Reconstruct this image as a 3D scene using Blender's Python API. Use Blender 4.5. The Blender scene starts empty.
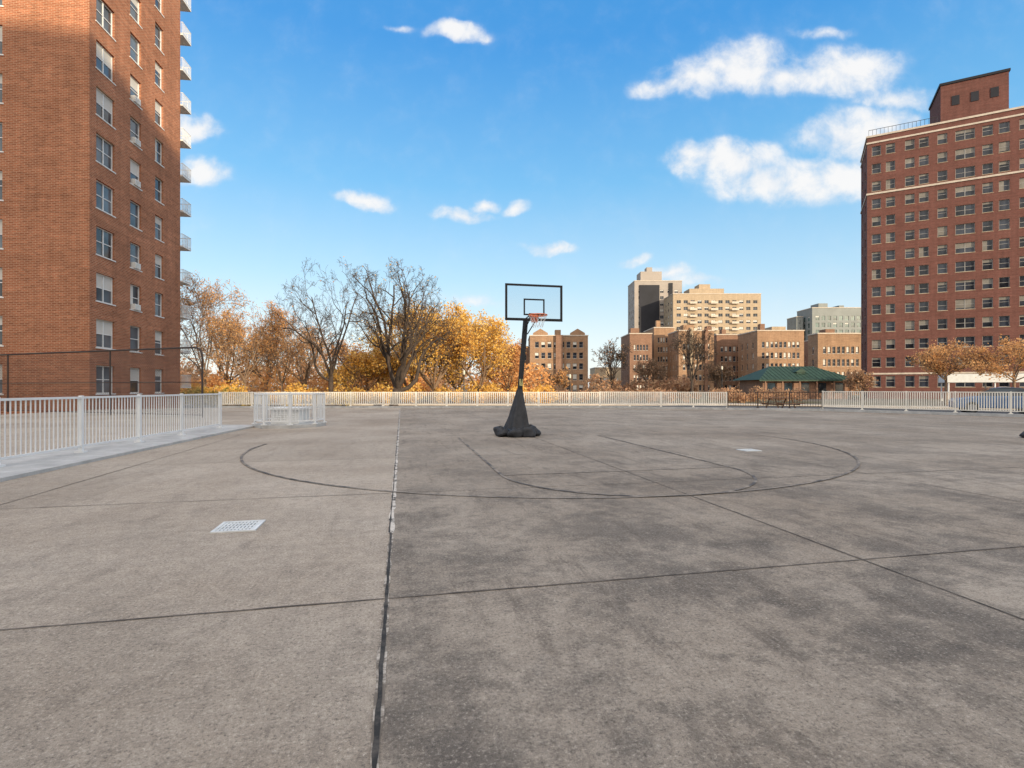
import bpy, math, random
import numpy as np
from mathutils import Vector, Matrix, Quaternion
random.seed(7)
sc=bpy.context.scene
COL=sc.collection
F=520.0; HZ=388.0; CH=1.25
GZ=-0.4   # street level, the deck is at 0

# ------------------------------------------------------------ node helpers
def new_mat(name):
    m=bpy.data.materials.new(name); m.use_nodes=True
    nt=m.node_tree; b=nt.nodes['Principled BSDF']
    return m,nt,b
def N(nt,t,**k):
    n=nt.nodes.new(t)
    for a,v in k.items(): setattr(n,a,v)
    return n
def L(nt,a,b): nt.links.new(a,b)
def math_(nt,op,a,b=None,c=None,clamp=False):
    n=N(nt,'ShaderNodeMath',operation=op,use_clamp=clamp)
    for i,v in enumerate((a,b,c)):
        if v is None: continue
        if isinstance(v,(int,float)): n.inputs[i].default_value=v
        else: L(nt,v,n.inputs[i])
    return n.outputs[0]
def mixc(nt,f,a,b,blend='MIX'):
    n=N(nt,'ShaderNodeMix',data_type='RGBA',blend_type=blend)
    if isinstance(f,(int,float)): n.inputs[0].default_value=f
    else: L(nt,f,n.inputs[0])
    for i,v in ((6,a),(7,b)):
        if isinstance(v,(tuple,list)): n.inputs[i].default_value=(*v[:3],1)
        else: L(nt,v,n.inputs[i])
    return n.outputs[2]
def noise(nt,vec,scale,detail=4,rough=.55,dist=0):
    n=N(nt,'ShaderNodeTexNoise'); n.inputs['Scale'].default_value=scale
    n.inputs['Detail'].default_value=detail; n.inputs['Roughness'].default_value=rough
    n.inputs['Distortion'].default_value=dist
    if vec is not None: L(nt,vec,n.inputs['Vector'])
    return n.outputs['Fac']
def mapr(nt,v,a,b,c=0,d=1,smooth=False):
    n=N(nt,'ShaderNodeMapRange'); n.clamp=True
    if smooth: n.interpolation_type='SMOOTHSTEP'
    L(nt,v,n.inputs[0])
    for i,x in enumerate((a,b,c,d)): n.inputs[i+1].default_value=x
    return n.outputs[0]
def objco(nt):
    return N(nt,'ShaderNodeTexCoord').outputs['Object']
def bump(nt,b,h,strength=.3,dist=.01):
    n=N(nt,'ShaderNodeBump'); n.inputs['Strength'].default_value=strength; n.inputs['Distance'].default_value=dist
    L(nt,h,n.inputs['Height']); L(nt,n.outputs[0],b.inputs['Normal'])

def plain(name,col,rough=.6,metal=0,var=.12,scale=6,spec=.4):
    m,nt,b=new_mat(name); co=objco(nt)
    n=noise(nt,co,scale,5)
    c=mixc(nt,mapr(nt,n,.3,.7),tuple(x*(1-var) for x in col),tuple(min(1,x*(1+var)) for x in col))
    L(nt,c,b.inputs['Base Color']); b.inputs['Roughness'].default_value=rough; b.inputs['Metallic'].default_value=metal
    b.inputs['Specular IOR Level'].default_value=spec
    return m

def brick(name,c1,c2,mortar,bw=.22,bh=.075,var=.25):
    m,nt,b=new_mat(name); co=objco(nt)
    s=N(nt,'ShaderNodeSeparateXYZ'); L(nt,co,s.inputs[0])
    xy=math_(nt,'ADD',s.outputs[0],s.outputs[1])
    cb=N(nt,'ShaderNodeCombineXYZ'); L(nt,xy,cb.inputs[0]); L(nt,s.outputs[2],cb.inputs[1])
    br=N(nt,'ShaderNodeTexBrick'); L(nt,cb.outputs[0],br.inputs['Vector'])
    br.inputs['Scale'].default_value=1; br.inputs['Brick Width'].default_value=bw; br.inputs['Row Height'].default_value=bh
    br.inputs['Mortar Size'].default_value=bh*.15; br.inputs['Color1'].default_value=(*c1,1); br.inputs['Color2'].default_value=(*c2,1)
    br.inputs['Mortar'].default_value=(*mortar,1); br.inputs['Bias'].default_value=0
    n=noise(nt,co,.35,5,.6); n2=noise(nt,co,3,6,.7)
    f=math_(nt,'MULTIPLY_ADD',mapr(nt,n,.3,.7),var,1-var*.5)
    f2=math_(nt,'MULTIPLY_ADD',mapr(nt,n2,.3,.7),var*.8,1-var*.4)
    f=math_(nt,'MULTIPLY',f,f2)
    mp=N(nt,'ShaderNodeMapping'); mp.inputs['Scale'].default_value=(1.6,1.6,.09); L(nt,co,mp.inputs[0])
    n4=noise(nt,mp.outputs[0],1.5,5,.65); f=math_(nt,'MULTIPLY',f,mapr(nt,n4,.3,.7,.86,1.1))
    mp2=N(nt,'ShaderNodeMapping'); mp2.inputs['Scale'].default_value=(.25,.25,3.2); L(nt,co,mp2.inputs[0])
    n5=noise(nt,mp2.outputs[0],1.6,4,.6); f=math_(nt,'MULTIPLY',f,mapr(nt,n5,.35,.65,.88,1.12))
    h=N(nt,'ShaderNodeVectorMath',operation='SCALE'); L(nt,br.outputs['Color'],h.inputs[0]); L(nt,f,h.inputs['Scale'])
    L(nt,h.outputs[0],b.inputs['Base Color']); b.inputs['Roughness'].default_value=.9
    b.inputs['Specular IOR Level'].default_value=.15
    return m

def glass_mat(name,col=(.03,.045,.06),rough=.06,spec=.45):
    m,nt,b=new_mat(name); co=objco(nt)
    geo=N(nt,'ShaderNodeNewGeometry'); n=noise(nt,geo.outputs['Position'],.45,2)
    c=mixc(nt,mapr(nt,n,.35,.65),tuple(x*.4 for x in col),tuple(x*2 for x in col))
    L(nt,c,b.inputs['Base Color']); b.inputs['Roughness'].default_value=rough
    b.inputs['Specular IOR Level'].default_value=spec
    return m

def leaf_mat(name,c1,c2,c3,scale=.5):
    m,nt,b=new_mat(name)
    geo=N(nt,'ShaderNodeNewGeometry'); n=noise(nt,geo.outputs['Position'],scale,3)
    at=N(nt,'ShaderNodeAttribute'); at.attribute_name='rnd'
    c=mixc(nt,mapr(nt,n,.35,.65),c1,c2); c=mixc(nt,mapr(nt,at.outputs['Fac'],.55,1),c,c3)
    L(nt,c,b.inputs['Base Color']); b.inputs['Roughness'].default_value=.7
    b.inputs['Specular IOR Level'].default_value=.2
    tr=N(nt,'ShaderNodeBsdfTranslucent'); L(nt,c,tr.inputs[0])
    mx=N(nt,'ShaderNodeMixShader'); mx.inputs[0].default_value=.4
    L(nt,b.outputs[0],mx.inputs[1]); L(nt,tr.outputs[0],mx.inputs[2])
    L(nt,mx.outputs[0],nt.nodes['Material Output'].inputs[0])
    return m

# ------------------------------------------------------------ mesh builder
class MB:
    def __init__(s): s.v=[]; s.f=[]; s.m=[]
    def quad(s,a,b,c,d,mi=0):
        i=len(s.v); s.v+= [tuple(a),tuple(b),tuple(c),tuple(d)]; s.f.append((i,i+1,i+2,i+3)); s.m.append(mi)
    def poly(s,pts,mi=0):
        i=len(s.v); s.v+=[tuple(p) for p in pts]; s.f.append(tuple(range(i,i+len(pts)))); s.m.append(mi)
    def box(s,x0,x1,y0,y1,z0,z1,mi=0):
        i=len(s.v)
        s.v+=[(x0,y0,z0),(x1,y0,z0),(x1,y1,z0),(x0,y1,z0),(x0,y0,z1),(x1,y0,z1),(x1,y1,z1),(x0,y1,z1)]
        for f in ((0,3,2,1),(4,5,6,7),(0,1,5,4),(1,2,6,5),(2,3,7,6),(3,0,4,7)):
            s.f.append(tuple(i+k for k in f)); s.m.append(mi)
    def tube(s,pts,rad,n=8,mi=0,caps=True):
        pts=[Vector(p) for p in pts]
        if isinstance(rad,(int,float)): rad=[rad]*len(pts)
        base=len(s.v); 
        t0=(pts[1]-pts[0]).normalized()
        ref=Vector((0,0,1)) if abs(t0.z)<.9 else Vector((1,0,0))
        a=t0.cross(ref).normalized()
        for k,p in enumerate(pts):
            t=(pts[min(k+1,len(pts)-1)]-pts[max(k-1,0)]).normalized()
            a=(a-t*a.dot(t))
            a=a.normalized() if a.length>1e-6 else t.orthogonal().normalized()
            b=t.cross(a)
            for j in range(n):
                an=2*math.pi*j/n
                q=p+(a*math.cos(an)+b*math.sin(an))*rad[k]
                s.v.append((q.x,q.y,q.z))
        for k in range(len(pts)-1):
            for j in range(n):
                s.f.append((base+k*n+j,base+k*n+(j+1)%n,base+(k+1)*n+(j+1)%n,base+(k+1)*n+j)); s.m.append(mi)
        if caps:
            s.f.append(tuple(base+j for j in range(n))[::-1]); s.m.append(mi)
            e=base+(len(pts)-1)*n
            s.f.append(tuple(e+j for j in range(n))); s.m.append(mi)
    def add(s,o,mat):
        i=len(s.v)
        for p in o.v:
            q=mat@Vector(p); s.v.append((q.x,q.y,q.z))
        s.f+=[tuple(i+k for k in f) for f in o.f]; s.m+=o.m
    def mesh(s,name,mats,smooth=False):
        me=bpy.data.meshes.new(name); me.from_pydata(s.v,[],s.f)
        for m in mats: me.materials.append(m)
        me.polygons.foreach_set('material_index',s.m)
        if smooth: me.polygons.foreach_set('use_smooth',[True]*len(s.f))
        me.update(); return me
    def obj(s,name,mats,parent=None,smooth=False,loc=(0,0,0),rz=0,bevel=0):
        me=s.mesh(name,mats,smooth)
        return put(name,me,parent,loc,rz,bevel)
def put(name,me,parent=None,loc=(0,0,0),rz=0,bevel=0):
    o=bpy.data.objects.new(name,me); COL.objects.link(o)
    o.location=loc; o.rotation_euler=(0,0,rz)
    if parent is not None: o.parent=parent
    if bevel:
        b=o.modifiers.new('bevel','BEVEL'); b.width=bevel; b.segments=2; b.limit_method='ANGLE'
    return o
def thing(name,label,cat,loc=(0,0,0),rz=0,group=None):
    o=bpy.data.objects.new(name,None); COL.objects.link(o); o.empty_display_size=.3
    o.location=loc; o.rotation_euler=(0,0,rz); o['label']=label; o['category']=cat
    if group: o['group']=group
    return o

# ------------------------------------------------------------ materials
M={}
M['white']=plain('white_paint',(.74,.74,.72),.5,var=.1,scale=3)
M['white2']=plain('white_metal_paint',(.74,.75,.75),.45,var=.06,scale=3)
M['cream']=plain('cream_metal_paint',(.84,.79,.70),.5,var=.10,scale=2)
M['frame']=plain('window_frame',(.6,.6,.58),.5)
M['framegrey']=plain('grey_window_frame',(.30,.30,.30),.5)
M['framepale']=plain('pale_grey_window_frame',(.34,.33,.32),.5)
M['glass']=glass_mat('window_glass',(.02,.03,.04))
M['glassb']=glass_mat('blue_window_glass',(.07,.085,.10),.06,.6)
M['glassd']=glass_mat('dark_window_glass',(.024,.028,.038),.1,.35)
M['blind']=plain('window_blind',(.60,.58,.54),.8,var=.1,scale=1)
M['blindd']=plain('dim_window_blind',(.20,.185,.165),.8,var=.4,scale=.5)
M['black']=plain('black_metal',(.018,.018,.02),.45,var=.2)
M['blackcloth']=plain('black_cover_cloth',(.035,.037,.043),.7,var=.3,scale=7)
M['rust']=plain('dark_fence_metal',(.05,.035,.03),.6)
M['orange']=plain('orange_rim',(.75,.19,.06),.45)
M['net']=plain('net_cord',(.8,.8,.8),.8)
M['stone']=plain('pale_stone',(.52,.45,.38),.8,var=.15,scale=1.5)
M['roofgrey']=plain('roof_felt',(.12,.12,.12),.9)
M['bark']=plain('dark_bark',(.06,.043,.033),.9,var=.4,scale=3)
M['bark2']=plain('grey_brown_bark',(.20,.135,.09),.9,var=.4,scale=3)
M['brickL']=brick('orange_brick',(.42,.15,.076),(.27,.09,.047),(.44,.28,.185),bw=.28,bh=.10,var=.28)
M['brickR']=brick('red_brick',(.170,.060,.048),(.125,.042,.034),(.17,.105,.09),bw=.24,bh=.09,var=.22)
M['brickB']=brick('brown_brick',(.36,.21,.125),(.27,.145,.085),(.32,.24,.17),bw=.3,bh=.1,var=.35)
M['brickC']=brick('tan_brick',(.44,.34,.23),(.37,.28,.19),(.38,.31,.24),bw=.3,bh=.1,var=.15)
M['brickD']=brick('reddish_brown_brick',(.27,.145,.098),(.21,.105,.072),(.25,.18,.13),bw=.3,bh=.1,var=.3)
M['greywall']=plain('grey_panel_wall',(.33,.29,.26),.8,var=.12,scale=.2)
M['coolwall']=plain('cool_grey_wall',(.23,.245,.24),.8,var=.12,scale=.2)
M['darkwall']=plain('dark_panel_wall',(.022,.023,.03),.6,var=.2,scale=.2,spec=.2)
M['greenglass']=glass_mat('green_tinted_glass',(.05,.09,.085),.15)
M['tile']=plain('green_roof_tile',(.022,.052,.036),.7,var=.3,scale=2)
M['label']=plain('sticker',(.7,.66,.3),.5)
M['grate']=plain('galvanised_grate',(.68,.70,.70),.45,var=.15,scale=8)
M['rubber']=plain('tyre_rubber',(.02,.02,.02),.8)
M['chrome']=plain('wheel_alloy',(.5,.5,.52),.3,metal=.8)
M['lamp']=plain('lamp_lens',(.6,.58,.5),.2)

# ------------------------------------------------------------ world
SUN_EL=math.radians(12); sx,sy=.6,-.8
w=bpy.data.worlds.new('World'); sc.world=w; w.use_nodes=True
nt=w.node_tree; bg=nt.nodes['Background']; STR=.12
sky=N(nt,'ShaderNodeTexSky'); sky.sky_type='NISHITA'; sky.sun_disc=False
sky.sun_elevation=SUN_EL; sky.sun_rotation=math.atan2(sx,sy); sky.air_density=1.0; sky.dust_density=.8; sky.ozone_density=1.5
tc=N(nt,'ShaderNodeTexCoord'); sp=N(nt,'ShaderNodeSeparateXYZ'); L(nt,tc.outputs['Generated'],sp.inputs[0])
yy=math_(nt,'MAXIMUM',sp.outputs[1],.08)
u=math_(nt,'DIVIDE',sp.outputs[0],yy); v=math_(nt,'DIVIDE',sp.outputs[2],yy)
cb=N(nt,'ShaderNodeCombineXYZ'); L(nt,u,cb.inputs[0]); L(nt,v,cb.inputs[1])
wn=N(nt,'ShaderNodeTexNoise'); wn.inputs['Scale'].default_value=9; wn.inputs['Detail'].default_value=5
L(nt,cb.outputs[0],wn.inputs['Vector'])
ws=N(nt,'ShaderNodeVectorMath',operation='SUBTRACT'); L(nt,wn.outputs['Color'],ws.inputs[0]); ws.inputs[1].default_value=(.5,.5,.5)
ws2=N(nt,'ShaderNodeVectorMath',operation='SCALE'); L(nt,ws.outputs[0],ws2.inputs[0]); ws2.inputs['Scale'].default_value=.08
wp=N(nt,'ShaderNodeVectorMath',operation='ADD'); L(nt,cb.outputs[0],wp.inputs[0]); L(nt,ws2.outputs[0],wp.inputs[1])
clouds=[(665,86,30,10,.75),(700,76,38,18,.9),(745,68,44,22,1),(790,78,42,16,.9),(850,70,42,20,.95),(893,98,32,11,.8),
 (690,153,28,12,.8),(735,162,44,20,1),(765,180,50,19,1),(800,190,44,16,.9),(835,180,40,18,.95),(850,138,44,25,1),(885,124,34,17,.85),
 (456,32,28,8,.9),(363,199,26,8,.9),(462,211,24,7,.9),(482,201,14,5,.7),(516,206,14,5,.65),
 (552,247,24,6,.8),(195,128,24,10,.85),(202,168,24,12,.85),(634,259,14,5,.65),(668,276,24,7,.75),(700,282,28,6,.6),
 (825,34,28,6,.5),(400,28,14,4,.45),(470,302,60,7,.4)]
acc=None
for (px,py,rx,ry,s) in clouds:
    a=N(nt,'ShaderNodeVectorMath',operation='SUBTRACT'); L(nt,wp.outputs[0],a.inputs[0]); a.inputs[1].default_value=((px-512)/F,(HZ-py)/F,0)
    c=N(nt,'ShaderNodeVectorMath',operation='MULTIPLY'); L(nt,a.outputs[0],c.inputs[0]); c.inputs[1].default_value=(F/(rx*1.65),F/(ry*1.65),0)
    l=N(nt,'ShaderNodeVectorMath',operation='LENGTH'); L(nt,c.outputs[0],l.inputs[0])
    d=math_(nt,'SUBTRACT',1,l.outputs['Value'],clamp=True); d=math_(nt,'MULTIPLY',d,s)
    acc=d if acc is None else math_(nt,'SMOOTH_MAX',acc,d,.12)
fn=noise(nt,cb.outputs[0],14,10,.60,.2)
dens=math_(nt,'MULTIPLY_ADD',fn,1.7,-.80)
dens=math_(nt,'ADD',acc,dens)
dens=math_(nt,'MULTIPLY',dens,mapr(nt,acc,.0,.30))
cm=mapr(nt,dens,-.02,.90,smooth=True)
front=mapr(nt,sp.outputs[1],.1,.2)
cm=math_(nt,'MULTIPLY',math_(nt,'MULTIPLY',cm,front),.95)
ccol=mixc(nt,mapr(nt,math_(nt,'ADD',fn,math_(nt,'MULTIPLY',dens,.35)),.45,.85),tuple(x/STR for x in (.78,.83,.90)),tuple(x/STR for x in (.98,.97,.96)))
ramp=N(nt,'ShaderNodeValToRGB'); L(nt,sp.outputs[2],ramp.inputs[0])
cr=ramp.color_ramp; stops=[(0,(.92,.93,.94)),(.09,(.77,.88,.95)),(.2,(.48,.75,.95)),(.36,(.18,.53,.90)),(.55,(.045,.33,.80)),(1,(.04,.25,.62))]
cr.elements[0].position=0; cr.elements[0].color=(*stops[0][1],1); cr.elements[1].position=1; cr.elements[1].color=(*stops[-1][1],1)
for p,c in stops[1:-1]:
    e=cr.elements.new(p); e.color=(*c,1)
gr=N(nt,'ShaderNodeVectorMath',operation='SCALE'); L(nt,ramp.outputs[0],gr.inputs[0]); gr.inputs['Scale'].default_value=1/STR
ns_=N(nt,'ShaderNodeVectorMath',operation='SCALE'); L(nt,sky.outputs[0],ns_.inputs[0]); ns_.inputs['Scale'].default_value=2.6
clear=mixc(nt,.85,ns_.outputs[0],gr.outputs[0])
dt=N(nt,'ShaderNodeVectorMath',operation='DOT_PRODUCT'); L(nt,tc.outputs['Generated'],dt.inputs[0]); dt.inputs[1].default_value=(.15*math.cos(.9),-.99*math.cos(.9),math.sin(.9))
haze=mapr(nt,dt.outputs['Value'],0.12,1.0,0,1,True)
cn=noise(nt,tc.outputs['Generated'],3.2,4,.6)
hz=math_(nt,'MULTIPLY',haze,mapr(nt,cn,.3,.55,.65,1))
clear=mixc(nt,hz,clear,tuple(x/STR for x in (2.05,1.84,1.60)))
skyc=mixc(nt,cm,clear,ccol)
L(nt,skyc,bg.inputs[0]); bg.inputs[1].default_value=STR

sl=bpy.data.lights.new('sun','SUN'); sl.energy=5.0; sl.angle=math.radians(.5); sl.color=(1,.83,.58)
so=bpy.data.objects.new('sun',sl); COL.objects.link(so)
d=Vector((-sx*math.cos(SUN_EL),-sy*math.cos(SUN_EL),-math.sin(SUN_EL)))
so.rotation_euler=d.to_track_quat('-Z','Y').to_euler(); so.location=(30,-40,60)

# ------------------------------------------------------------ camera
cam=bpy.data.cameras.new('camera'); co_=bpy.data.objects.new('camera',cam); COL.objects.link(co_)
co_.location=(0,0,CH); co_.rotation_euler=(math.radians(90),0,0)
cam.sensor_width=36; cam.lens=36*F/1024; cam.shift_y=(HZ-384)/1024; cam.clip_end=6000
sc.camera=co_
sc.view_settings.view_transform='Standard'; sc.view_settings.look='None'; sc.view_settings.exposure=0

def G(px,py):
    Y=F*CH/(py-HZ); return ((px-512)/F*Y,Y)

# ------------------------------------------------------------ ground
m,nt,b=new_mat('ground_mix'); co=objco(nt)
n=noise(nt,co,.05,6); n2=noise(nt,co,2,5)
c=mixc(nt,mapr(nt,n,.42,.58),(.10,.095,.09),(.10,.10,.045)); c=mixc(nt,mapr(nt,n2,.3,.8,0,.5),c,(.2,.13,.06))
L(nt,c,b.inputs['Base Color']); b.inputs['Roughness'].default_value=.95
g=MB(); g.quad((-2500,-400,GZ),(2500,-400,GZ),(2500,5000,GZ),(-2500,5000,GZ))
o=g.obj('ground',[m]); o['kind']='structure'
rm=plain('asphalt',(.06,.06,.062),.9,var=.2,scale=1.5)
g=MB(); g.poly([(-90,40,GZ+.004),(16,40,GZ+.004),(60,16,GZ+.004),(66,24,GZ+.004),(20,49,GZ+.004),(-90,49,GZ+.004)])
o=g.obj('road',[rm]); o['kind']='structure'
g=MB(); g.poly([(-90,49.2,GZ+.12),(20,49.2,GZ+.12),(66,24.2,GZ+.12),(68,27,GZ+.12),(21,52,GZ+.12),(-90,52,GZ+.12)])
g.quad((-90,49.2,GZ),(20,49.2,GZ),(20,49.2,GZ+.12),(-90,49.2,GZ+.12)); g.quad((20,49.2,GZ),(66,24.2,GZ),(66,24.2,GZ+.12),(20,49.2,GZ+.12))
o=g.obj('pavement',[M['stone']]); o['kind']='structure'

# deck material
TH=math.radians(12.0)
m,nt,b=new_mat('weathered_concrete'); co=objco(nt)
s=N(nt,'ShaderNodeSeparateXYZ'); L(nt,co,s.inputs[0])
fx=math_(nt,'FLOOR',math_(nt,'DIVIDE',math_(nt,'ADD',s.outputs[0],.088),3.37)); fy=math_(nt,'FLOOR',math_(nt,'DIVIDE',s.outputs[1],3.17))
cc=N(nt,'ShaderNodeCombineXYZ'); L(nt,fx,cc.inputs[0]); L(nt,fy,cc.inputs[1])
wn=N(nt,'ShaderNodeTexWhiteNoise',noise_dimensions='3D'); L(nt,cc.outputs[0],wn.inputs['Vector'])
nl=noise(nt,co,.28,8,.62,.4); nm=noise(nt,co,.75,14,.76,.2); nb=noise(nt,co,2.6,12,.8,.1); nf=noise(nt,co,11,10,.8); ns=noise(nt,co,60,6,.8); nss=noise(nt,co,210,3,.7)
mps=N(nt,'ShaderNodeMapping'); mps.inputs['Scale'].default_value=(3.0,.55,1); mps.inputs['Rotation'].default_value=(0,0,.5); L(nt,co,mps.inputs[0])
nst=noise(nt,mps.outputs[0],1.4,12,.78,.3)
base=mixc(nt,mapr(nt,nl,.34,.64),(.315,.262,.21),(.46,.40,.335))
side=mapr(nt,s.outputs[0],-.12,-.05,0,1)
near=mapr(nt,s.outputs[1],2.0,10.0,1,.42)
wear=math_(nt,'MULTIPLY',mapr(nt,nm,.43,.60,smooth=True),math_(nt,'MULTIPLY_ADD',side,.56,.20))
wear=math_(nt,'MULTIPLY',wear,near)
base=mixc(nt,wear,base,(.105,.095,.087))
w2=math_(nt,'MULTIPLY',mapr(nt,nb,.50,.61,smooth=True),math_(nt,'MULTIPLY_ADD',side,.30,.20))
w2=math_(nt,'MULTIPLY',w2,near)
base=mixc(nt,w2,base,(.10,.088,.078))
w3=math_(nt,'MULTIPLY',mapr(nt,nst,.52,.62,smooth=True),math_(nt,'MULTIPLY_ADD',side,.24,.20))
base=mixc(nt,w3,base,(.125,.104,.088))
base=mixc(nt,mapr(nt,nf,.50,.66,0,.55),base,(.175,.15,.128))
base=mixc(nt,mapr(nt,nf,.32,.46,.5,0),base,(.57,.50,.42))
base=mixc(nt,mapr(nt,ns,.53,.62,0,.68),base,(.072,.065,.06))
base=mixc(nt,mapr(nt,ns,.36,.45,.55,0),base,(.68,.61,.525))
sc1=N(nt,'ShaderNodeVectorMath',operation='SCALE'); L(nt,base,sc1.inputs[0])
k=math_(nt,'MULTIPLY_ADD',wn.outputs['Value'],.14,.93)
k=math_(nt,'MULTIPLY',k,math_(nt,'MULTIPLY_ADD',nss,1.4,.3))
k=math_(nt,'MULTIPLY',k,math_(nt,'MULTIPLY_ADD',side,-.17,1.08))
L(nt,k,sc1.inputs['Scale']); L(nt,sc1.outputs[0],b.inputs['Base Color'])
b.inputs['Roughness'].default_value=.9; b.inputs['Specular IOR Level'].default_value=.2
hh=math_(nt,'MULTIPLY_ADD',ns,.6,nf); bump(nt,b,hh,.6,.015)
deckm=m
cT,sT=math.cos(TH),math.sin(TH)
def tol(x,y): return (x*cT+y*sT,-x*sT+y*cT)
poly=[(-24,-8),(27,-8),(27,17.5),(23.3,21.6),(17.3,28.9),(5.8,33.1),(-18.5,33.1),(-24,30)]
g=MB(); g.poly([(*tol(x,y),0) for x,y in poly])
for i in range(len(poly)):
    a=tol(*poly[i]); b2=tol(*poly[(i+1)%len(poly)])
    g.quad((*a,GZ-.1),(*b2,GZ-.1),(*b2,0),(*a,0))
deck=g.obj('plaza_pavement',[deckm],rz=TH); deck['kind']='structure'

# joints
def markmat(name,dark,pale,lo,hi,scale=5):
    m,nt,b=new_mat(name); co=objco(nt); n=noise(nt,co,scale,6,.7); n3=noise(nt,co,60,3,.6)
    n=math_(nt,'ADD',n,math_(nt,'MULTIPLY_ADD',n3,.3,-.15))
    L(nt,mixc(nt,mapr(nt,n,lo,hi),dark,pale),b.inputs['Base Color']); b.inputs['Roughness'].default_value=.85
    return m
jm=markmat('joint_filler',(.06,.05,.043),(.22,.185,.15),.40,.68)
jf=markmat('faint_joint_filler',(.13,.11,.092),(.29,.25,.205),.38,.60)
jmd=markmat('joint_tar',(.024,.023,.022),(.10,.088,.077),.45,.66)
jp=markmat('joint_pale_edge',(.17,.145,.12),(.54,.49,.43),.46,.62,9)
jpf=markmat('joint_pale_mortar',(.07,.062,.055),(.62,.57,.51),.40,.52,6)
lm=markmat('worn_grey_line_paint',(.08,.075,.075),(.31,.265,.22),.43,.60,4)
lw=markmat('very_worn_line_paint',(.12,.108,.10),(.31,.265,.22),.36,.54,4)
def wavy(x0,y0,x1,y1,wd,z,g,seg=.25,amp=.006):
    Ld=math.hypot(x1-x0,y1-y0); n=max(2,int(Ld/seg)); dx,dy=(x1-x0)/Ld,(y1-y0)/Ld; prev=None
    for i in range(n+1):
        t=i/n; o1=random.uniform(-amp,amp); o2=random.uniform(-amp,amp)
        x=x0+(x1-x0)*t; y=y0+(y1-y0)*t
        a=(x-dy*(wd/2+o1),y+dx*(wd/2+o1),z); c=(x+dy*(wd/2+o2),y-dx*(wd/2+o2),z)
        if prev: g.quad(prev[1],c,a,prev[0])
        prev=(a,c)
def ymax(lx): return 31.5 if lx<6 else 31.5-(lx-6)*.75
g=MB(); gf=MB()
for x in (-4.188,3.28,6.65,10.02,13.4,16.8):
    wavy(x,.2,x,min(ymax(x),31 if x>-6 else 30),.013,.004,g if x<4 else gf,amp=.004)
for k in range(1,10):
    y=3.17*k
    wavy(-11.5 if k>4 else -5.4,y,min(21,(41-y)/.95 if y>22 else 21),y,.013,.0045,g if k<2 else gf,amp=.004)
o=g.obj('pavement_joint',[jm],rz=TH); o['kind']='structure'
o=gf.obj('pavement_joint',[jf],rz=TH); o['kind']='structure'
g=MB(); wavy(-.088,.2,-.088,4.6,.036,.003,g,amp=.008,seg=.12); o=g.obj('pavement_joint',[jp],rz=TH); o['kind']='structure'
g=MB(); wavy(-.088,4.6,-.088,31,.045,.003,g,amp=.010,seg=.12); o=g.obj('pavement_joint',[jpf],rz=TH); o['kind']='structure'
g=MB(); wavy(-.088,.2,-.088,4.6,.018,.007,g,amp=.004,seg=.08); wavy(-.100,4.6,-.100,31,.011,.007,g,amp=.005,seg=.15); o=g.obj('pavement_joint',[jmd],rz=TH); o['kind']='structure'

RIM=Vector((.55,12.95))
def court(a,bq): return (RIM.x+a*cT+bq*sT, RIM.y+a*sT-bq*cT)
def ribbon(pts,wd,z,g):
    prev=None
    for i,p in enumerate(pts):
        p=Vector(p); t=(Vector(pts[min(i+1,len(pts)-1)])-Vector(pts[max(i-1,0)])).normalized(); nrm=Vector((-t.y,t.x))
        a=p+nrm*wd/2; c=p-nrm*wd/2
        if prev: g.quad((*prev[1],z),(*c,z),(*a,z),(*prev[0],z))
        prev=(a,c)
g=MB(); FT=5.25
pts=[court(-1.83,-.4+ (FT+.4)*i/20) for i in range(20)]+[court(-1.83*math.cos(t),FT+1.83*math.sin(t)) for t in np.linspace(0,math.pi,40)]+[court(1.83,FT-(FT+.4)*i/20) for i in range(1,21)]
ribbon(pts,.042,.008,g)
cx,cy=.65,12.0
arc=lambda a0,a1,n:[(cx+6.12*math.cos(t+TH),cy+6.12*math.sin(t+TH)) for t in np.linspace(math.radians(a0),math.radians(a1),n)]
ribbon(arc(172,232,30),.042,.012,g); ribbon(arc(292,368,34),.042,.012,g)
o=g.obj('court_marking',[lm]); o['kind']='structure'
g=MB(); ribbon([court(-1.8+3.6*i/20,FT) for i in range(21)],.028,.010,g); ribbon(arc(232,292,30),.034,.012,g)
o=g.obj('court_marking',[lw]); o['kind']='structure'

km=markmat('pale_kerb_concrete',(.36,.36,.355),(.54,.54,.53),.35,.65,2)
g=MB()
kp=[(-5.85,1.0),(-6.72,6.37),(-7.98,14.8),(-8.25,17.0)]; kq=[(-7.6,1.0),(-8.3,6.4),(-9.3,14.8),(-9.5,17.0)]
for i in range(3):
    g.quad((*kp[i],.05),(*kp[i+1],.05),(*kq[i+1],.05),(*kq[i],.05)); g.quad((*kp[i],0),(*kp[i+1],0),(*kp[i+1],.05),(*kp[i],.05))
    g.quad((*kq[i],0),(*kq[i+1],0),(*kq[i+1],.05),(*kq[i],.05))
g.quad((*kp[3],0),(*kq[3],0),(*kq[3],.05),(*kp[3],.05))
o=g.obj('kerb',[km]); o['kind']='structure'
g=MB()
fp=[(-18.3,32.5),(5.5,32.5),(16.9,28.3),(22.9,21.2),(26.2,17.2)]
for i in range(len(fp)-1):
    a=Vector(fp[i]); c=Vector(fp[i+1]); t=(c-a).normalized(); nn=Vector((t.y,-t.x))*.16
    q=[a+nn,c+nn,c-nn,a-nn]
    z=.12+.002*i
    g.quad(*[(*p,z) for p in q]); g.quad((*q[0],0),(*q[1],0),(*q[1],z),(*q[0],z)); g.quad((*q[2],0),(*q[3],0),(*q[3],z),(*q[2],z))
o=g.obj('kerb',[km]); o['kind']='structure'

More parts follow.
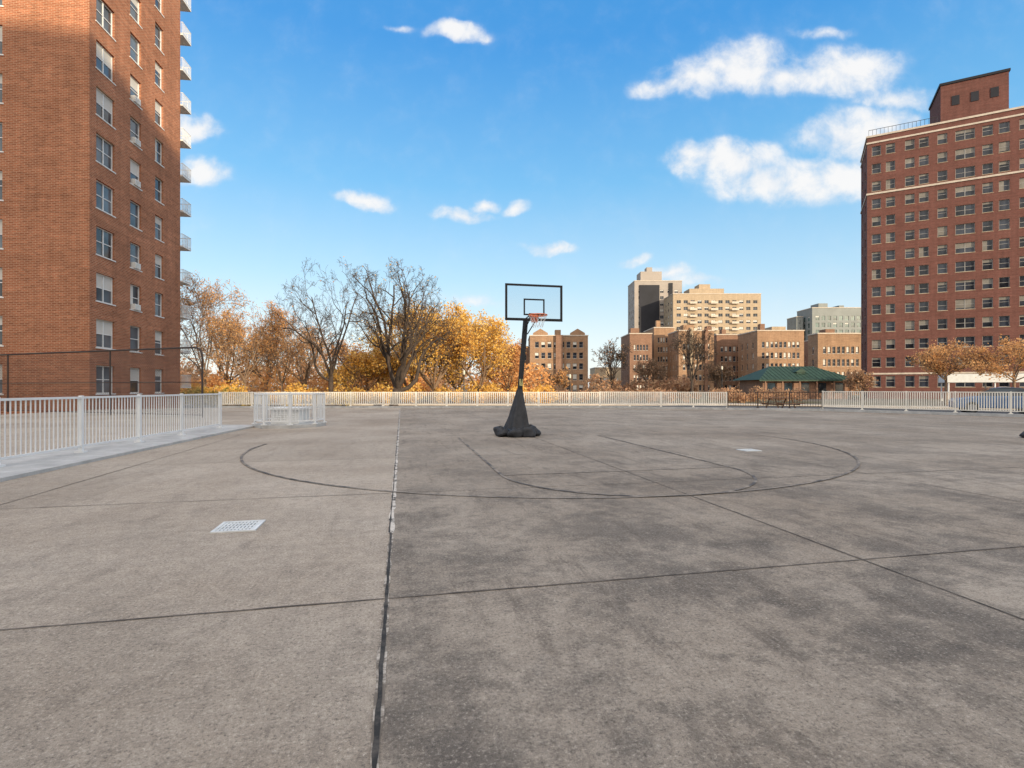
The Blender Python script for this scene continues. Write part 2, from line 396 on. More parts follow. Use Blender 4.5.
# ------------------------------------------------------------ railings
def railing(p0,p1,label,group=None,h=1.07,sp=.12,bw=.022,post_every=1.6,z=0.0,mat='white2',name='metal_railing',parent=None,pw=.05,ends=True):
    p0=Vector(p0);p1=Vector(p1); Ln=(p1-p0).length; ang=math.atan2(p1.y-p0.y,p1.x-p0.x)
    if parent is None: T=thing(name,label,'railing',(p0.x,p0.y,z),ang,group)
    else:
        T=bpy.data.objects.new('railing_side',None); COL.objects.link(T); T.parent=parent; T.location=(p0.x,p0.y,z); T.rotation_euler=(0,0,ang)
    mt=[M[mat]]
    g=MB(); g.box(0,Ln,-.028,.028,h-.04,h); g.obj('top_rail',mt,T,bevel=.004)
    g=MB(); g.box(0,Ln,-.018,.018,.10,.135); g.obj('bottom_rail',mt,T)
    g=MB(); n=int(Ln/sp)
    for i in range(n+1):
        x=Ln*(i+.5)/(n+1); g.box(x-bw/2,x+bw/2,-bw/2,bw/2,.134,h-.039)
    g.obj('baluster_panel',mt,T)
    np_=max(1,round(Ln/post_every)); me=None
    for i in range(np_+1):
        if not ends and i==np_: break
        x=Ln*i/np_
        if me is None:
            g=MB(); g.box(-pw/2-.004,pw/2+.004,-pw/2-.006,pw/2+.006,0,h+.02); g.box(-.07,.07,-.07,.07,0,.03); me=g.mesh('post',mt)
        put('post',me,T,(x,0,0))
    return T
FG='white railings around the roof plaza'
railing((-7.35,3.6),(-7.83,7.9),'white metal picket railing on a pale kerb',FG,z=.05,h=1.04,ends=False,bw=.015,sp=.10)
railing((-7.83,7.9),(-8.45,13.3),'white metal picket railing on a pale kerb',FG,z=.05,h=1.04,ends=False,bw=.015,sp=.10)
railing((-8.45,13.3),(-8.75,15.6),'short end section of white picket railing',FG,z=.05,h=1.04,bw=.015,sp=.10)
railing((-18.3,32.5),(-6,32.5),'long cream picket railing before autumn trees',FG,z=.12,h=.88,bw=.058,sp=.12,post_every=2,ends=False,mat='cream')
railing((-6,32.5),(5.5,32.5),'long cream picket railing before autumn trees',FG,z=.12,h=.88,bw=.058,sp=.12,post_every=2,ends=False,mat='cream')
railing((5.5,32.5),(12.4,29.96),'cream picket railing at the far edge of the plaza',FG,z=.12,h=.9,bw=.066,sp=.12,post_every=2,mat='cream')
railing((12.4,29.96),(16.9,28.3),'dark metal railing between two pale railings',FG,z=.12,h=.92,bw=.02,sp=.13,post_every=1.5,mat='rust')
railing((16.9,28.3),(22.9,21.2),'dense cream picket railing before parked cars',FG,z=.12,h=.96,bw=.038,sp=.09,post_every=1.8,ends=False,mat='cream')
railing((22.9,21.2),(26.2,17.2),'dense cream picket railing before parked cars',FG,z=.12,h=.96,bw=.038,sp=.09,post_every=1.8,mat='cream')

E=thing('railing_enclosure','white octagonal picket railing around a low white vent box','enclosure',(-7.25,17.0,0))
g=MB(); n=8; R=1.04
ring=[(R*1.06*math.cos(math.pi/8+i*math.pi/4),R*1.06*math.sin(math.pi/8+i*math.pi/4)) for i in range(8)]
g.poly([(*p,.1) for p in ring]); 
for i in range(8): g.quad((*ring[i],0),(*ring[(i+1)%8],0),(*ring[(i+1)%8],.1),(*ring[i],.1))
g.obj('kerb_base',[km],E)
for i in range(8):
    a=(R*math.cos(math.pi/8+i*math.pi/4),R*math.sin(math.pi/8+i*math.pi/4)); c=(R*math.cos(math.pi/8+(i+1)*math.pi/4),R*math.sin(math.pi/8+(i+1)*math.pi/4))
    railing(a,c,'',z=.1,h=.98,bw=.015,sp=.12,post_every=1,parent=E,ends=False,pw=.04)
g=MB(); g.box(-.45,.45,-.4,.4,.1,.55); g.box(-.52,.52,-.47,.47,.55,.62)
for i in range(5): g.box(-.4,.4,-.415,-.4,.17+i*.07,.2+i*.07)
g.obj('vent_box',[M['white']],E,bevel=.01)

def drain(px,py,s,label):
    x,y=G(px,py); T=thing('drain_grate',label,'drain',(x,y,.001),TH,'drain grates in the plaza')
    g=MB(); h=s/2
    g.box(-h,h,-h,-h+.03,0,.012); g.box(-h,h,h-.03,h,0,.012); g.box(-h,-h+.03,-h+.03,h-.03,0,.012); g.box(h-.03,h,-h+.03,h-.03,0,.012)
    g.obj('frame',[M['grate']],T)
    g=MB(); n=int((s-.06)/.03)
    for i in range(n):
        x0=-h+.03+(s-.06)*(i+.2)/n; g.box(x0,x0+(s-.06)/n*.62,-h+.03,h-.03,0,.009)
    for i in range(1,4): y0=-h+s*i/4; g.box(-h+.03,h-.03,y0-.008,y0+.008,.0005,.0105)
    g.obj('grating',[M['grate']],T)
    g=MB(); g.quad((-h+.03,-h+.03,.0045),(h-.03,-h+.03,.0045),(h-.03,h-.03,.0045),(-h+.03,h-.03,.0045)); g.obj('pit_shade',[M['black']],T)  # flat black sheet stands in for the shade below the bars
drain(239,527,.36,'square galvanised drain grate set in concrete slab')
drain(749,450.5,.34,'small pale square drain cover beside court line')

# ------------------------------------------------------------ basketball hoop
HB=thing('basketball_hoop','portable basketball hoop with black covered base and clear backboard','basketball hoop',(.13,13.75,0),TH)
g=MB()
def blob(cx,cy,cz,rx,ry,rz,g,seed,mi=0,nu=16,nv=10,amp=.12,p=.75):
    rnd=random.Random(seed); ph=[rnd.uniform(0,6.28) for _ in range(6)]
    i0=len(g.v)
    for a in range(nv+1):
        th=math.pi*a/nv
        for b_ in range(nu):
            f=2*math.pi*b_/nu
            r=1+amp*(math.sin(3*f+ph[0]+2*th)*.5+math.sin(5*f+ph[1])*.3+math.sin(4*th+ph[2]+f)*.4)
            def sg(x): return math.copysign(abs(x)**p,x)
            g.v.append((cx+rx*r*sg(math.sin(th))*sg(math.cos(f)),cy+ry*r*sg(math.sin(th))*sg(math.sin(f)),max(.004,cz+rz*r*sg(math.cos(th)))))
    for a in range(nv):
        for b_ in range(nu):
            g.f.append((i0+a*nu+b_,i0+(a+1)*nu+b_,i0+(a+1)*nu+(b_+1)%nu,i0+a*nu+(b_+1)%nu)); g.m.append(mi)
g.box(-.32,.32,-.54,.54,.02,.2); g.obj('base',[M['black']],HB,bevel=.05)
bags=[(-.42,-.34,.3),(-.15,-.54,.1),(.17,-.55,-.2),(.41,-.30,1.2),(-.46,.08,1.4),(.42,.18,1.5),(-.34,.42,.2),(.28,.46,.1)]
for i,(x,y,r) in enumerate(bags):
    g=MB(); blob(0,0,.10,.19,.14,.10+.025*(i%3),g,i,amp=.28,p=.88); g.obj('sandbag',[M['blackcloth']],HB,True,(x,y,0),r)
g=MB(); nu=48; rows=18
for a in range(rows+1):
    t=a/rows; z=.12+1.10*t
    wx=.26*(1-t)**1.05+.07; wy=.34*(1-t)**1.05+.07
    for j in range(nu):
        f=2*math.pi*j/nu; fold=1+(.07*math.sin(6*f+2*t)+.05*math.sin(11*f-4*t)+.04*math.sin(3*f+8*t))*(1-t*.5)
        p=.65
        x=math.copysign(abs(math.cos(f))**p,math.cos(f))*wx*fold+.06*t; y=math.copysign(abs(math.sin(f))**p,math.sin(f))*wy*fold-.06*t
        g.v.append((x,y,z+.02*math.sin(5*f)*(1-t)))
for a in range(rows):
    for j in range(nu):
        g.f.append((a*nu+j,a*nu+(j+1)%nu,(a+1)*nu+(j+1)%nu,(a+1)*nu+j)); g.m.append(0)
g.obj('cover',[M['blackcloth']],HB,True)
P0=Vector((.0,.0,.2)); P1=Vector((.20,-.16,3.05))
dirp=(P1-P0)
def sqtube(g,a,b_,w_): g.tube([a,b_],w_*.7071,4)
g=MB(); sqtube(g,P0,P1,.105); o=g.obj('pole',[M['black']],HB,bevel=.012)
g=MB(); q=P0+dirp*.42; g.box(q.x-.04,q.x+.04,q.y-.062,q.y-.056,q.z-.09,q.z+.09); g.obj('warning_label',[M['label']],HB)
BY=-.42; BX=.36; BZ0=2.99; BW=1.50; BH=.92
pa=P0+dirp*.90; pb=P0+dirp*1.0
g=MB()
for sxx in (-.07,.07):
    sqtube(g,(pb.x+sxx,pb.y,pb.z-.04),(BX+sxx*1.2,BY+.03,BZ0+.16),.024)
    sqtube(g,(pa.x+sxx,pa.y,pa.z-.1),(BX+sxx*1.2,BY+.03,BZ0+.06),.024)
g.box(BX-.13,BX+.13,BY+.012,BY+.04,BZ0+.06,BZ0+.19)
g.obj('support_arm',[M['black']],HB)
BD=bpy.data.objects.new('backboard',None); COL.objects.link(BD); BD.parent=HB
mg,nt,b=new_mat('clear_acrylic')
tb=N(nt,'ShaderNodeBsdfTransparent'); tb.inputs[0].default_value=(.90,.93,.94,1); gl=N(nt,'ShaderNodeBsdfGlossy'); gl.inputs['Roughness'].default_value=.05
mx=N(nt,'ShaderNodeMixShader'); mx.inputs[0].default_value=.06; L(nt,tb.outputs[0],mx.inputs[1]); L(nt,gl.outputs[0],mx.inputs[2]); L(nt,mx.outputs[0],nt.nodes['Material Output'].inputs[0])
g=MB(); g.quad((BX-BW/2,BY,BZ0),(BX+BW/2,BY,BZ0),(BX+BW/2,BY,BZ0+BH),(BX-BW/2,BY,BZ0+BH)); g.obj('panel',[mg],BD)
g=MB(); fw=.055
g.box(BX-BW/2-.01,BX+BW/2+.01,BY-.02,BY+.02,BZ0-.01,BZ0+fw); g.box(BX-BW/2-.01,BX+BW/2+.01,BY-.02,BY+.02,BZ0+BH-fw*.7,BZ0+BH+.01)
g.box(BX-BW/2-.01,BX-BW/2+fw*.8,BY-.018,BY+.018,BZ0+fw,BZ0+BH-fw*.7); g.box(BX+BW/2-fw*.8,BX+BW/2+.01,BY-.018,BY+.018,BZ0+fw,BZ0+BH-fw*.7)
g.obj('frame',[M['black']],BD)
g=MB(); z0=BZ0+.13; z1=z0+.43; x0=BX-.28;x1=BX+.28; t=.04
g.box(x0,x1,BY-.008,BY-.004,z0,z0+t); g.box(x0,x1,BY-.008,BY-.004,z1-t,z1); g.box(x0,x0+t,BY-.008,BY-.004,z0+t,z1-t); g.box(x1-t,x1,BY-.008,BY-.004,z0+t,z1-t)
g.obj('target_square',[M['black']],BD)
RZ=3.08; RY=BY-.15-.23
g=MB(); R=.229
g.tube([(BX+R*math.cos(a),RY+R*math.sin(a),RZ) for a in np.linspace(0,2*math.pi,33)],.016,6,caps=False)
g.box(BX-.09,BX+.09,BY-.035,BY-.02,RZ-.14,RZ+.05); g.box(BX-.08,BX+.08,BY-.17,BY-.035,RZ-.02,RZ+.015)
g.tube([(BX-.06,BY-.04,RZ-.1),(BX-.04,BY-.2,RZ-.01)],.01,5); g.tube([(BX+.06,BY-.04,RZ-.1),(BX+.04,BY-.2,RZ-.01)],.01,5)
g.obj('rim',[M['orange']],HB)
g=MB()
for k in range(12):
    for s_ in (1,-1):
        pts=[]
        for j in range(7):
            t=j/6; a=2*math.pi*(k+s_*t*1.5)/12; r=R*(1-.48*t**.8); pts.append((BX+r*math.cos(a),RY+r*math.sin(a),RZ-.01-.30*t))
        g.tube(pts,.004,3,caps=False)
g.obj('net',[M['net']],HB)
x,y=G(1034,438)
T=thing('weight_bag','black filled weight bag lying on the concrete','bag',(x,y,0))
g=MB(); blob(0,0,.08,.30,.18,.09,g,21); g.obj('bag_body',[M['blackcloth']],T,True)
g=MB(); g.tube([(-.12,0,.15),(-.08,0,.21),(.08,0,.21),(.12,0,.15)],.015,6); g.obj('strap',[M['black']],T)

# ------------------------------------------------------------ chain link fence
CF=thing('chain_link_fence','tall dark chain link fence with round topped end post','fence',(-13.1,22,0),math.atan2(5,-13.2))
g=MB(); LF=20; HF=2.98
g.tube([(0,0,0),(0,0,HF-.45),(.04,0,HF-.25),(.16,0,HF-.08),(.38,0,HF)]+[(LF,0,HF)],.04,8); g.obj('top_frame',[M['rust']],CF)
g=MB(); g.tube([(.0,0,0),(0,0,HF)],.035,8); me=g.mesh('post',[M['rust']])
for x in (5.9,13.9): put('post',me,CF,(x,0,0))
g=MB(); g.tube([(0,0,1.5),(LF,0,1.5)],.02,6); g.obj('mid_rail',[M['rust']],CF)
g=MB(); g.tube([(0,0,.1),(LF,0,.1)],.02,6); g.obj('bottom_rail',[M['rust']],CF)
g=MB(); s_=.13; hh=HF-.1
k=-hh
while k<LF:
    for sg in (0,1):
        a0=max(k,.05); a1=min(k+hh,LF)
        if a1>a0:
            za=(a0-k)+.08; zb=(a1-k)+.08
            if sg: za=hh-(a0-k)+.08; zb=hh-(a1-k)+.08
            g.tube([(a0,0,za),(a1,0,zb)],.0045,3,caps=False)
    k+=s_
g.obj('wire_mesh',[M['rust']],CF)

# ------------------------------------------------------------ buildings
def window_mb(w_,h_,kind):
    mull,bl,sill=kind; g=MB(); f=.06
    g.box(-w_/2,w_/2,-.05,.02,0,f,0); g.box(-w_/2,w_/2,-.05,.02,h_-f,h_,0)
    g.box(-w_/2,-w_/2+f,-.05,.02,f,h_-f,0); g.box(w_/2-f,w_/2,-.05,.02,f,h_-f,0)
    g.box(-w_/2+f,w_/2-f,-.04,.02,h_*.5-f*.4,h_*.5+f*.4,0)
    for i in range(mull):
        x=-w_/2+w_*(i+1)/(mull+1); g.box(x-f*.6,x+f*.6,-.045,.02,f,h_-f,0)
    g.quad((-w_/2,0,0),(w_/2,0,0),(w_/2,0,h_),(-w_/2,0,h_),1)
    if bl>0: g.quad((-w_/2+f,-.012,h_*(1-bl)),(w_/2-f,-.012,h_*(1-bl)),(w_/2-f,-.012,h_-f),(-w_/2+f,-.012,h_-f),2)
    if bl<0:
        g.quad((-w_/2+f,-.012,f),(-.02,-.012,f),(-.02,-.012,h_-f),(-w_/2+f,-.012,h_-f),2)
    if sill: g.box(-w_/2-.08,w_/2+.08,-.22,.0,-.07,-.001,3)
    return g
def building(name,label,cat,loc,rz,W,D,H,faces,wall,frame='frame',glass='glass',reveal=.18,sill=True,blinds=(0,0,0,.3,.5,.8),maxparts=98,group=None,roof='roofgrey',corn=None,seed=1,blindm='blind',sillm='stone'):
    rnd=random.Random(seed)
    B=thing(name,label,cat,(loc[0],loc[1],GZ),rz,group)
    g=MB()
    fr={'front':((0,0),(1,0),(0,-1),W,0),'right':((W,0),(0,1),(1,0),D,math.pi/2),'left':((0,D),(0,-1),(-1,0),D,-math.pi/2),'back':((W,D),(-1,0),(0,1),W,math.pi)}
    wins=[]
    for fn_,(O,Dv,Nv,FW,ang) in fr.items():
        cols,rows=faces.get(fn_,([],[]))
        cols=sorted(cols)
        xb=[0]+[q for c in cols for q in c]+[FW]; zb=[0]+[q for r in rows for q in r]+[H]
        P=lambda x,z,dp=0:(O[0]+Dv[0]*x-Nv[0]*dp,O[1]+Dv[1]*x-Nv[1]*dp,z)
        for i in range(len(xb)-1):
            for j in range(len(zb)-1):
                if xb[i+1]-xb[i]<1e-6 or zb[j+1]-zb[j]<1e-6: continue
                x0,x1,z0,z1=xb[i],xb[i+1],zb[j],zb[j+1]
                if i%2==1 and j%2==1:
                    r=reveal
                    g.quad(P(x0,z0),P(x1,z0),P(x1,z0,r),P(x0,z0,r)); g.quad(P(x0,z1,r),P(x1,z1,r),P(x1,z1),P(x0,z1))
                    g.quad(P(x0,z0),P(x0,z0,r),P(x0,z1,r),P(x0,z1)); g.quad(P(x1,z0,r),P(x1,z0),P(x1,z1),P(x1,z1,r))
                    wins.append((P((x0+x1)/2,z0,r),ang,round(x1-x0,3),round(z1-z0,3)))
                else: g.quad(P(x0,z0),P(x1,z0),P(x1,z1),P(x0,z1))
    g.obj('wall',[wall],B)
    g=MB(); t=.3
    g.quad((0.01,0.01,H-.05),(W-.01,0.01,H-.05),(W-.01,D-.01,H-.05),(.01,D-.01,H-.05))
    g.obj('roof',[M[roof]],B)
    cmx=corn or M['stone']
    g=MB(); z0,z1=H+.002,H+.28; e=.12
    g.box(-e,W+e,-e,t,z0,z1); g.box(-e,W+e,D-t,D+e,z0,z1); g.box(-e,t,t,D-t,z0,z1-.003); g.box(W-t,W+e,t,D-t,z0,z1-.003)
    g.obj('cornice',[cmx],B)
    cam_=Matrix.Rotation(-rz,4,'Z')@Vector((-loc[0],-loc[1],0))
    wins.sort(key=lambda q:(Vector(q[0])-cam_).length)
    cache={}; rest=MB(); mats=[M[frame],M[glass],M[blindm],M[sillm]]
    for i,(p_,ang,w_,h_) in enumerate(wins):
        bl=rnd.choice(blinds); ml=1 if w_>1.5 else 0
        if w_>2.6: ml=2
        key=(w_,h_,ml,bl)
        if i<maxparts:
            if key not in cache: cache[key]=window_mb(w_,h_,(ml,bl,sill)).mesh('window',mats)
            put('window',cache[key],B,p_,ang)
        else: rest.add(window_mb(w_,h_,(ml,bl,sill)),Matrix.Translation(p_)@Matrix.Rotation(ang,4,'Z'))
    if rest.v:
        o=rest.obj('window',mats,B); o['kind']='stuff'
    return B

ang=math.atan2(.133,1)
Lw=16.0; ox=-24.7-Lw*math.cos(ang); oy=30.4-Lw*math.sin(ang)
rows=[(2.16+2.78*k-.85,2.16+2.78*k+.85) for k in range(14)]
BL=building('apartment_tower','tall orange brick apartment tower with white balconies','apartment building',(ox,oy),ang,Lw,10.6,41.5,
  {'right':([(.6,2.35),(4.0,5.25),(7.0,8.1)],rows),'front':([(1.5,3.2),(5.5,6.8),(9.8,11.45)],rows)},M['brickL'],frame='white2',glass='glassb',blinds=(0,0,0,.3,.5,.4,-1),seed=3,sillm='white')
bx0,bx1,by0,by1=Lw-3.2,Lw+.18,10.62,12.0
gs=MB(); gs.box(bx0,bx1,by0,by1,0,.11,0); slab=gs.mesh('balcony',[M['white']])
g=MB()
g.box(bx0,bx1,by1-.03,by1,1.0,1.04,0); g.box(bx1-.03,bx1,by0,by1-.03,1.0,1.04,0)
g.box(bx0,bx1,by1-.03,by1,.18,.21,0); g.box(bx1-.03,bx1,by0,by1-.03,.18,.21,0)
for i in range(13): y=by0+.02+(by1-by0-.06)*i/12; g.box(bx1-.025,bx1-.005,y,y+.018,.11,1.0)
for i in range(28): x=bx0+(bx1-bx0-.06)*i/28; g.box(x,x+.018,by1-.025,by1-.005,.11,1.0)
g.box(Lw+.02,bx1-.03,by0,by0+.03,1.0,1.04)
for i in range(2): x=Lw+.03+i*.08; g.box(x,x+.016,by0,by0+.02,.11,1.0)
rl=g.mesh('balcony_railing',[M['white2']])
for k in range(14):
    o=put('balcony',slab,BL,(0,0,1.65+2.78*k)); put('balcony_railing',rl,o)
g=MB(); g.box(-.33,.33,-.16,.12,0,.38); 
for i in range(6): g.box(-.29,.29,-.175,-.16,.05+i*.05,.075+i*.05)
acm=g.mesh('air_conditioner',[M['white']])
for k in range(14):
    if random.random()<.35: put('air_conditioner',acm,BL,(Lw-.02,4.62,2.16+2.78*k-.83),math.pi/2)

ra=math.atan2(-.49,.872)
rows=[(1.2+2.76*k+ (.95 if k>0 else .6),1.2+2.76*k+(2.45 if k>0 else 2.3)) for k in range(14)]
cols=[]
for c_,w_ in ((1.2,1.15),(3.0,1.15),(5.4,1.15),(7.1,1.15),(9.3,1.15),(11.9,2.2),(14.4,1.15),(16.2,1.15),(18.9,2.2),(21.5,1.15),(23.4,1.15),(26.6,2.2),(29.4,1.15),(32,1.15)):
    cols.append((c_-w_/2,c_+w_/2))
BR=building('apartment_tower','tall dark red brick apartment tower with pale cornice bands','apartment building',(56.0,82),ra,34,10,41.0,
  {'front':(cols,rows),'left':([(1.6,2.8),(6.4,7.6)],rows)},M['brickR'],frame='framepale',glass='glassd',blinds=(0,0,0,0,.2,.3,.5,.5,.85,-1),seed=5,blindm='blindd',sillm='brickC')
for z0,z1,e in ((31.98,32.25,.12),(40.0,40.25,.10),(3.75,4.0,.1)):
    g=MB(); g.box(-e,34+e,-e,-.004,z0,z1); g.box(-e,-.004,-.003,10,z0,z1-.002); g.obj('stone_band',[M['stone']],BR)
g=MB(); g.box(9.3,17.0,1.2,9,40.96,47.2); g.obj('penthouse',[M['brickR']],BR)
g=MB(); g.box(9.15,17.15,1.05,9.1,47.203,47.55)
for x in (10.6,12.8,15.0): g.box(x,x+.9,1.13,1.195,43.9,45.3)
g.obj('penthouse_trim',[M['darkwall']],BR)
g=MB()
for i in range(18): g.box(.2+i*.5,.24+i*.5,.1,.14,41.25,42.2)
g.box(.2,8.75,.09,.15,42.2,42.25); g.obj('roof_railing',[M['black']],BR)
T=thing('canopy','pale flat entrance canopy on thin posts','canopy',(57,62,GZ),ra)
g=MB(); g.box(-4.5,4.5,-2,2,2.3,3.3); g.obj('canopy_roof',[M['white']],T,bevel=.03)
g=MB(); g.tube([(0,0,0),(0,0,2.3)],.08,8); me=g.mesh('post',[M['white2']])
for x in (-4.2,0,4.2):
    for y in (-1.8,1.8): put('post',me,T,(x,y,0))

def grid(n,W,w_,m=1.0): 
    return [(m+(W-2*m)*(i+.5)/n-w_/2,m+(W-2*m)*(i+.5)/n+w_/2) for i in range(n)]
def rws(n,fl,h_,s0=.9): return [(s0+fl*k,s0+fl*k+h_) for k in range(n)]
def bgb(pxl,pxr,ytop,Y,D,wall,label,nc,fl=2.9,ww=1.3,wh=1.6,rz=0,nside=3,name='apartment_building',**k):
    yl=Y+(D if pxl>540 else 0)
    x=(pxl-512)/F*yl; W=(pxr-512)/F*Y-x; H=CH+(HZ-ytop)/F*Y-GZ; n=max(1,int((H-1)/fl))
    ww=min(ww,(W-2)/nc*.62)
    return building(name,label,'apartment building',(x,Y),rz,W,D,H,{'front':(grid(nc,W,ww),rws(n,fl,wh)),'left':(grid(nside,D,min(ww,1.4)),rws(n,fl,wh)),'right':(grid(nside,D,min(ww,1.4)),rws(n,fl,wh))},wall,group='distant city buildings',**k),W,H
b1,W,H=bgb(530,588,336,140,14,M['brickB'],'brown brick six storey block with gabled parapets',8,seed=11,frame='framegrey',glass='glassd')
for x in (W*.18,W*.82):
    g=MB()
    g.poly([(x-2,-.05,H),(x+2,-.05,H),(x+2,-.05,H+.8),(x,-.05,H+2.0),(x-2,-.05,H+.8)]); g.poly([(x-2,.3,H),(x-2,.3,H+.8),(x,.3,H+2.0),(x+2,.3,H+.8),(x+2,.3,H)])
    g.quad((x-2,-.05,H+.8),(x,-.05,H+2.0),(x,.3,H+2.0),(x-2,.3,H+.8)); g.quad((x,-.05,H+2.0),(x+2,-.05,H+.8),(x+2,.3,H+.8),(x,.3,H+2.0))
    g.quad((x-2,-.05,H),(x-2,.3,H),(x-2,.3,H+.8),(x-2,-.05,H+.8)); g.quad((x+2,-.05,H),(x+2,.3,H),(x+2,.3,H+.8),(x+2,-.05,H+.8))
    g.obj('gable',[M['brickB']],b1)
g=MB(); g.box(W*.45,W*.55,3,5,H,H+2.0); g.obj('chimney',[M['brickB']],b1)
g=MB(); g.box(W*.44,W*.56,-.9,-.01,0,H+.2); g.obj('bay',[M['brickD']],b1)
bgb(505,531,347,150,12,M['brickD'],'reddish brick block partly behind golden trees',3,seed=12,frame='framegrey')
bgb(590,622,368,190,12,M['brickC'],'low tan brick building between taller blocks',4,seed=13,frame='framegrey')
def rh(b,x0,x1,y0,y1,H,h,mat,nm='roof_house'):
    g=MB(); g.box(x0,x1,y0,y1,H-.04,H+h); g.obj(nm,[mat],b)
kw=dict(frame='framegrey',glass='glassd')
b2,W,H=bgb(621,652,334,150,12,M['brickD'],'brown brick six storey apartment block with stepped roof',5,seed=14,**kw)
rh(b2,.5,3,1,4,H,1.8,M['brickD'])
b2b,W,H=bgb(644,674,328,158,12,M['brickB'],'narrow sunlit brown brick block with chimney',5,seed=44,**kw)
rh(b2b,1,2.2,1,2.5,H,2.4,M['brickB'],'chimney')
b3,W,H=bgb(668,714,331,146,10,M['brickB'],'brown brick apartment block with pale sunlit facade',7,seed=15,**kw)
rh(b3,2,5,2,5,H,2,M['brickB'])
rh(b3,W-1.6,W-.3,1,3,H,1.5,M['brickD'],'chimney')
g=MB(); g.box(W*.30,W*.38,-.9,-.01,0,H+.9); g.obj('bay',[M['brickC']],b3)
g=MB(); g.box(W*.72,W*.80,-.9,-.01,0,H+.6); g.obj('bay',[M['brickD']],b3)
b4,W,H=bgb(702,748,335,156,12,M['brickD'],'narrow dark brown brick apartment block',6,seed=16,**kw)
rh(b4,2,3.2,1,3,H,1.8,M['brickD'],'chimney')
b5,W,H=bgb(738,804,331,140,12,M['brickB'],'tan and brown brick apartment block with many windows',9,seed=17,**kw)
rh(b5,W*.35,W*.65,1,6,H,1.3,M['brickC'])
rh(b5,W*.08,W*.18,.5,2,H,2.0,M['brickD'],'chimney')
b5b,W,H=bgb(796,830,340,150,10,M['brickD'],'dark brown brick block with flat roof',5,seed=47,**kw)
b6,W,H=bgb(808,864,334,120,4,M['brickB'],'brown brick windowed block beside the red tower',8,nside=1,seed=18,**kw)
rh(b6,W*.2,W*.4,.6,3,H,1.2,M['brickD'])
b7,W,H=bgb(628,682,281,250,14,M['greywall'],'grey brown apartment tower with dark vertical glass strips',6,fl=3.1,ww=1.7,wh=1.5,seed=19,sill=False,**kw)
g=MB(); g.box(W*.10,W*.52,-.5,-.02,H*.2,H-2); g.obj('dark_strip',[M['darkwall']],b7)
g=MB(); g.box(W*.72,W*.80,-.45,-.02,H*.2,H-1); g.obj('dark_strip',[M['darkwall']],b7)
rh(b7,W*.15,W*.6,2,10,H,5,M['greywall']); rh(b7,W*.3,W*.42,4,8,H+5,2.5,M['greywall'])
b8,W,H=bgb(664,761,294,235,14,M['brickC'],'wide tan brick apartment tower with balconies',12,fl=3.0,ww=1.9,wh=1.4,seed=20,sill=False,**kw)
rh(b8,W*.22,W*.62,4,12,H,3.2,M['brickC']); rh(b8,W*.34,W*.47,5,11,H+3.2,2.2,M['brickC'])
gg=MB(); gg.box(-1.6,1.6,-1.3,-.004,0,.1); gg.box(-1.6,1.6,-1.3,-1.25,.099,1.0); me=gg.mesh('balcony',[M['stone']])
for i in (2,5,8):
    for k_ in range(int((H-1)/3)): put('balcony',me,b8,(1+(W-2)*(i+.5)/12,0,.6+3*k_))
b9,W,H=bgb(797,864,308,225,12,M['coolwall'],'grey apartment building with green glass bays',8,fl=3.0,ww=2.4,wh=2.0,seed=21,glass='greenglass',sill=False,frame='framegrey',blinds=(0,0,0,.3))
rh(b9,W*.2,W*.38,3,9,H,2.5,M['coolwall']); rh(b9,W*.6,W*.7,3,9,H,1.6,M['coolwall'])
bgb(787,803,317,230,8,M['coolwall'],'slim grey block with flat roof',2,seed=22,sill=False,frame='framegrey')

# unseen buildings added behind the camera to shade the plaza and left tower
building('shade_block','unseen long brick block added to shade the plaza','apartment building',(-25,-72),0,145,11.9,25.6,{},M['brickL'],seed=30)
building('apartment_tower','unseen tall brick tower added to shade the left tower','apartment building',(17,-85),0,46,12.9,49.4,{},M['brickL'],seed=31)

# ------------------------------------------------------------ green roofed pavilion
T=thing('park_pavilion','low brick pavilion with green tiled hip roof','pavilion',(38.1,79,GZ),0)
W=12.9;D=8;e=1.0;hz=3.0;rz_=5.1; ri=3.0
g=MB(); g.box(0,W,0,D,0,hz); g.obj('wall',[M['brickD']],T)
g=MB(); A=[(-e,-e,hz-.1),(W+e,-e,hz-.1),(W+e,D+e,hz-.1),(-e,D+e,hz-.1)]; R1=(ri,D/2,rz_);R2=(W-ri,D/2,rz_)
g.poly([A[0],A[1],R2,R1]); g.poly([A[2],A[3],R1,R2]); g.poly([A[3],A[0],R1]); g.poly([A[1],A[2],R2]); g.poly(A[::-1])
for i in range(24):
    x=-e+(W+2*e)*i/23
    top=rz_ if ri<=x<=W-ri else hz-.1+(rz_-hz+.1)*((x+e)/(ri+e) if x<ri else (W+e-x)/(ri+e))
    f_=(top-(hz-.1))/(rz_-hz+.1)
    if f_>.03: g.tube([(x,-e,hz-.07),(x,-e+(D/2+e)*f_,top+.03)],.03,4)
g.obj('roof',[M['tile']],T)
x=W/2; g=MB(); g.box(x-.6,x+.6,1.2,3,hz+.6,hz+1.1); g.poly([(x-.9,1.1,hz+1.1),(x+.9,1.1,hz+1.1),(x,1.1,hz+1.7)]); g.quad((x-.9,1.1,hz+1.1),(x,1.1,hz+1.7),(x,3.6,hz+1.7),(x-.9,3.6,hz+1.1)); g.quad((x+.9,1.1,hz+1.1),(x,1.1,hz+1.7),(x,3.6,hz+1.7),(x+.9,3.6,hz+1.1))
g.obj('dormer',[M['tile']],T)
g=MB(); g.box(-.09,.09,-.09,.09,0,hz-.1); me=g.mesh('column',[M['brickD']])
for i in range(6): put('column',me,T,(i*W/5,-.8,0))
g=MB(); g.box(-.6,.6,-.03,-.004,.9,2.4,0)
me=g.mesh('window',[M['glass']])
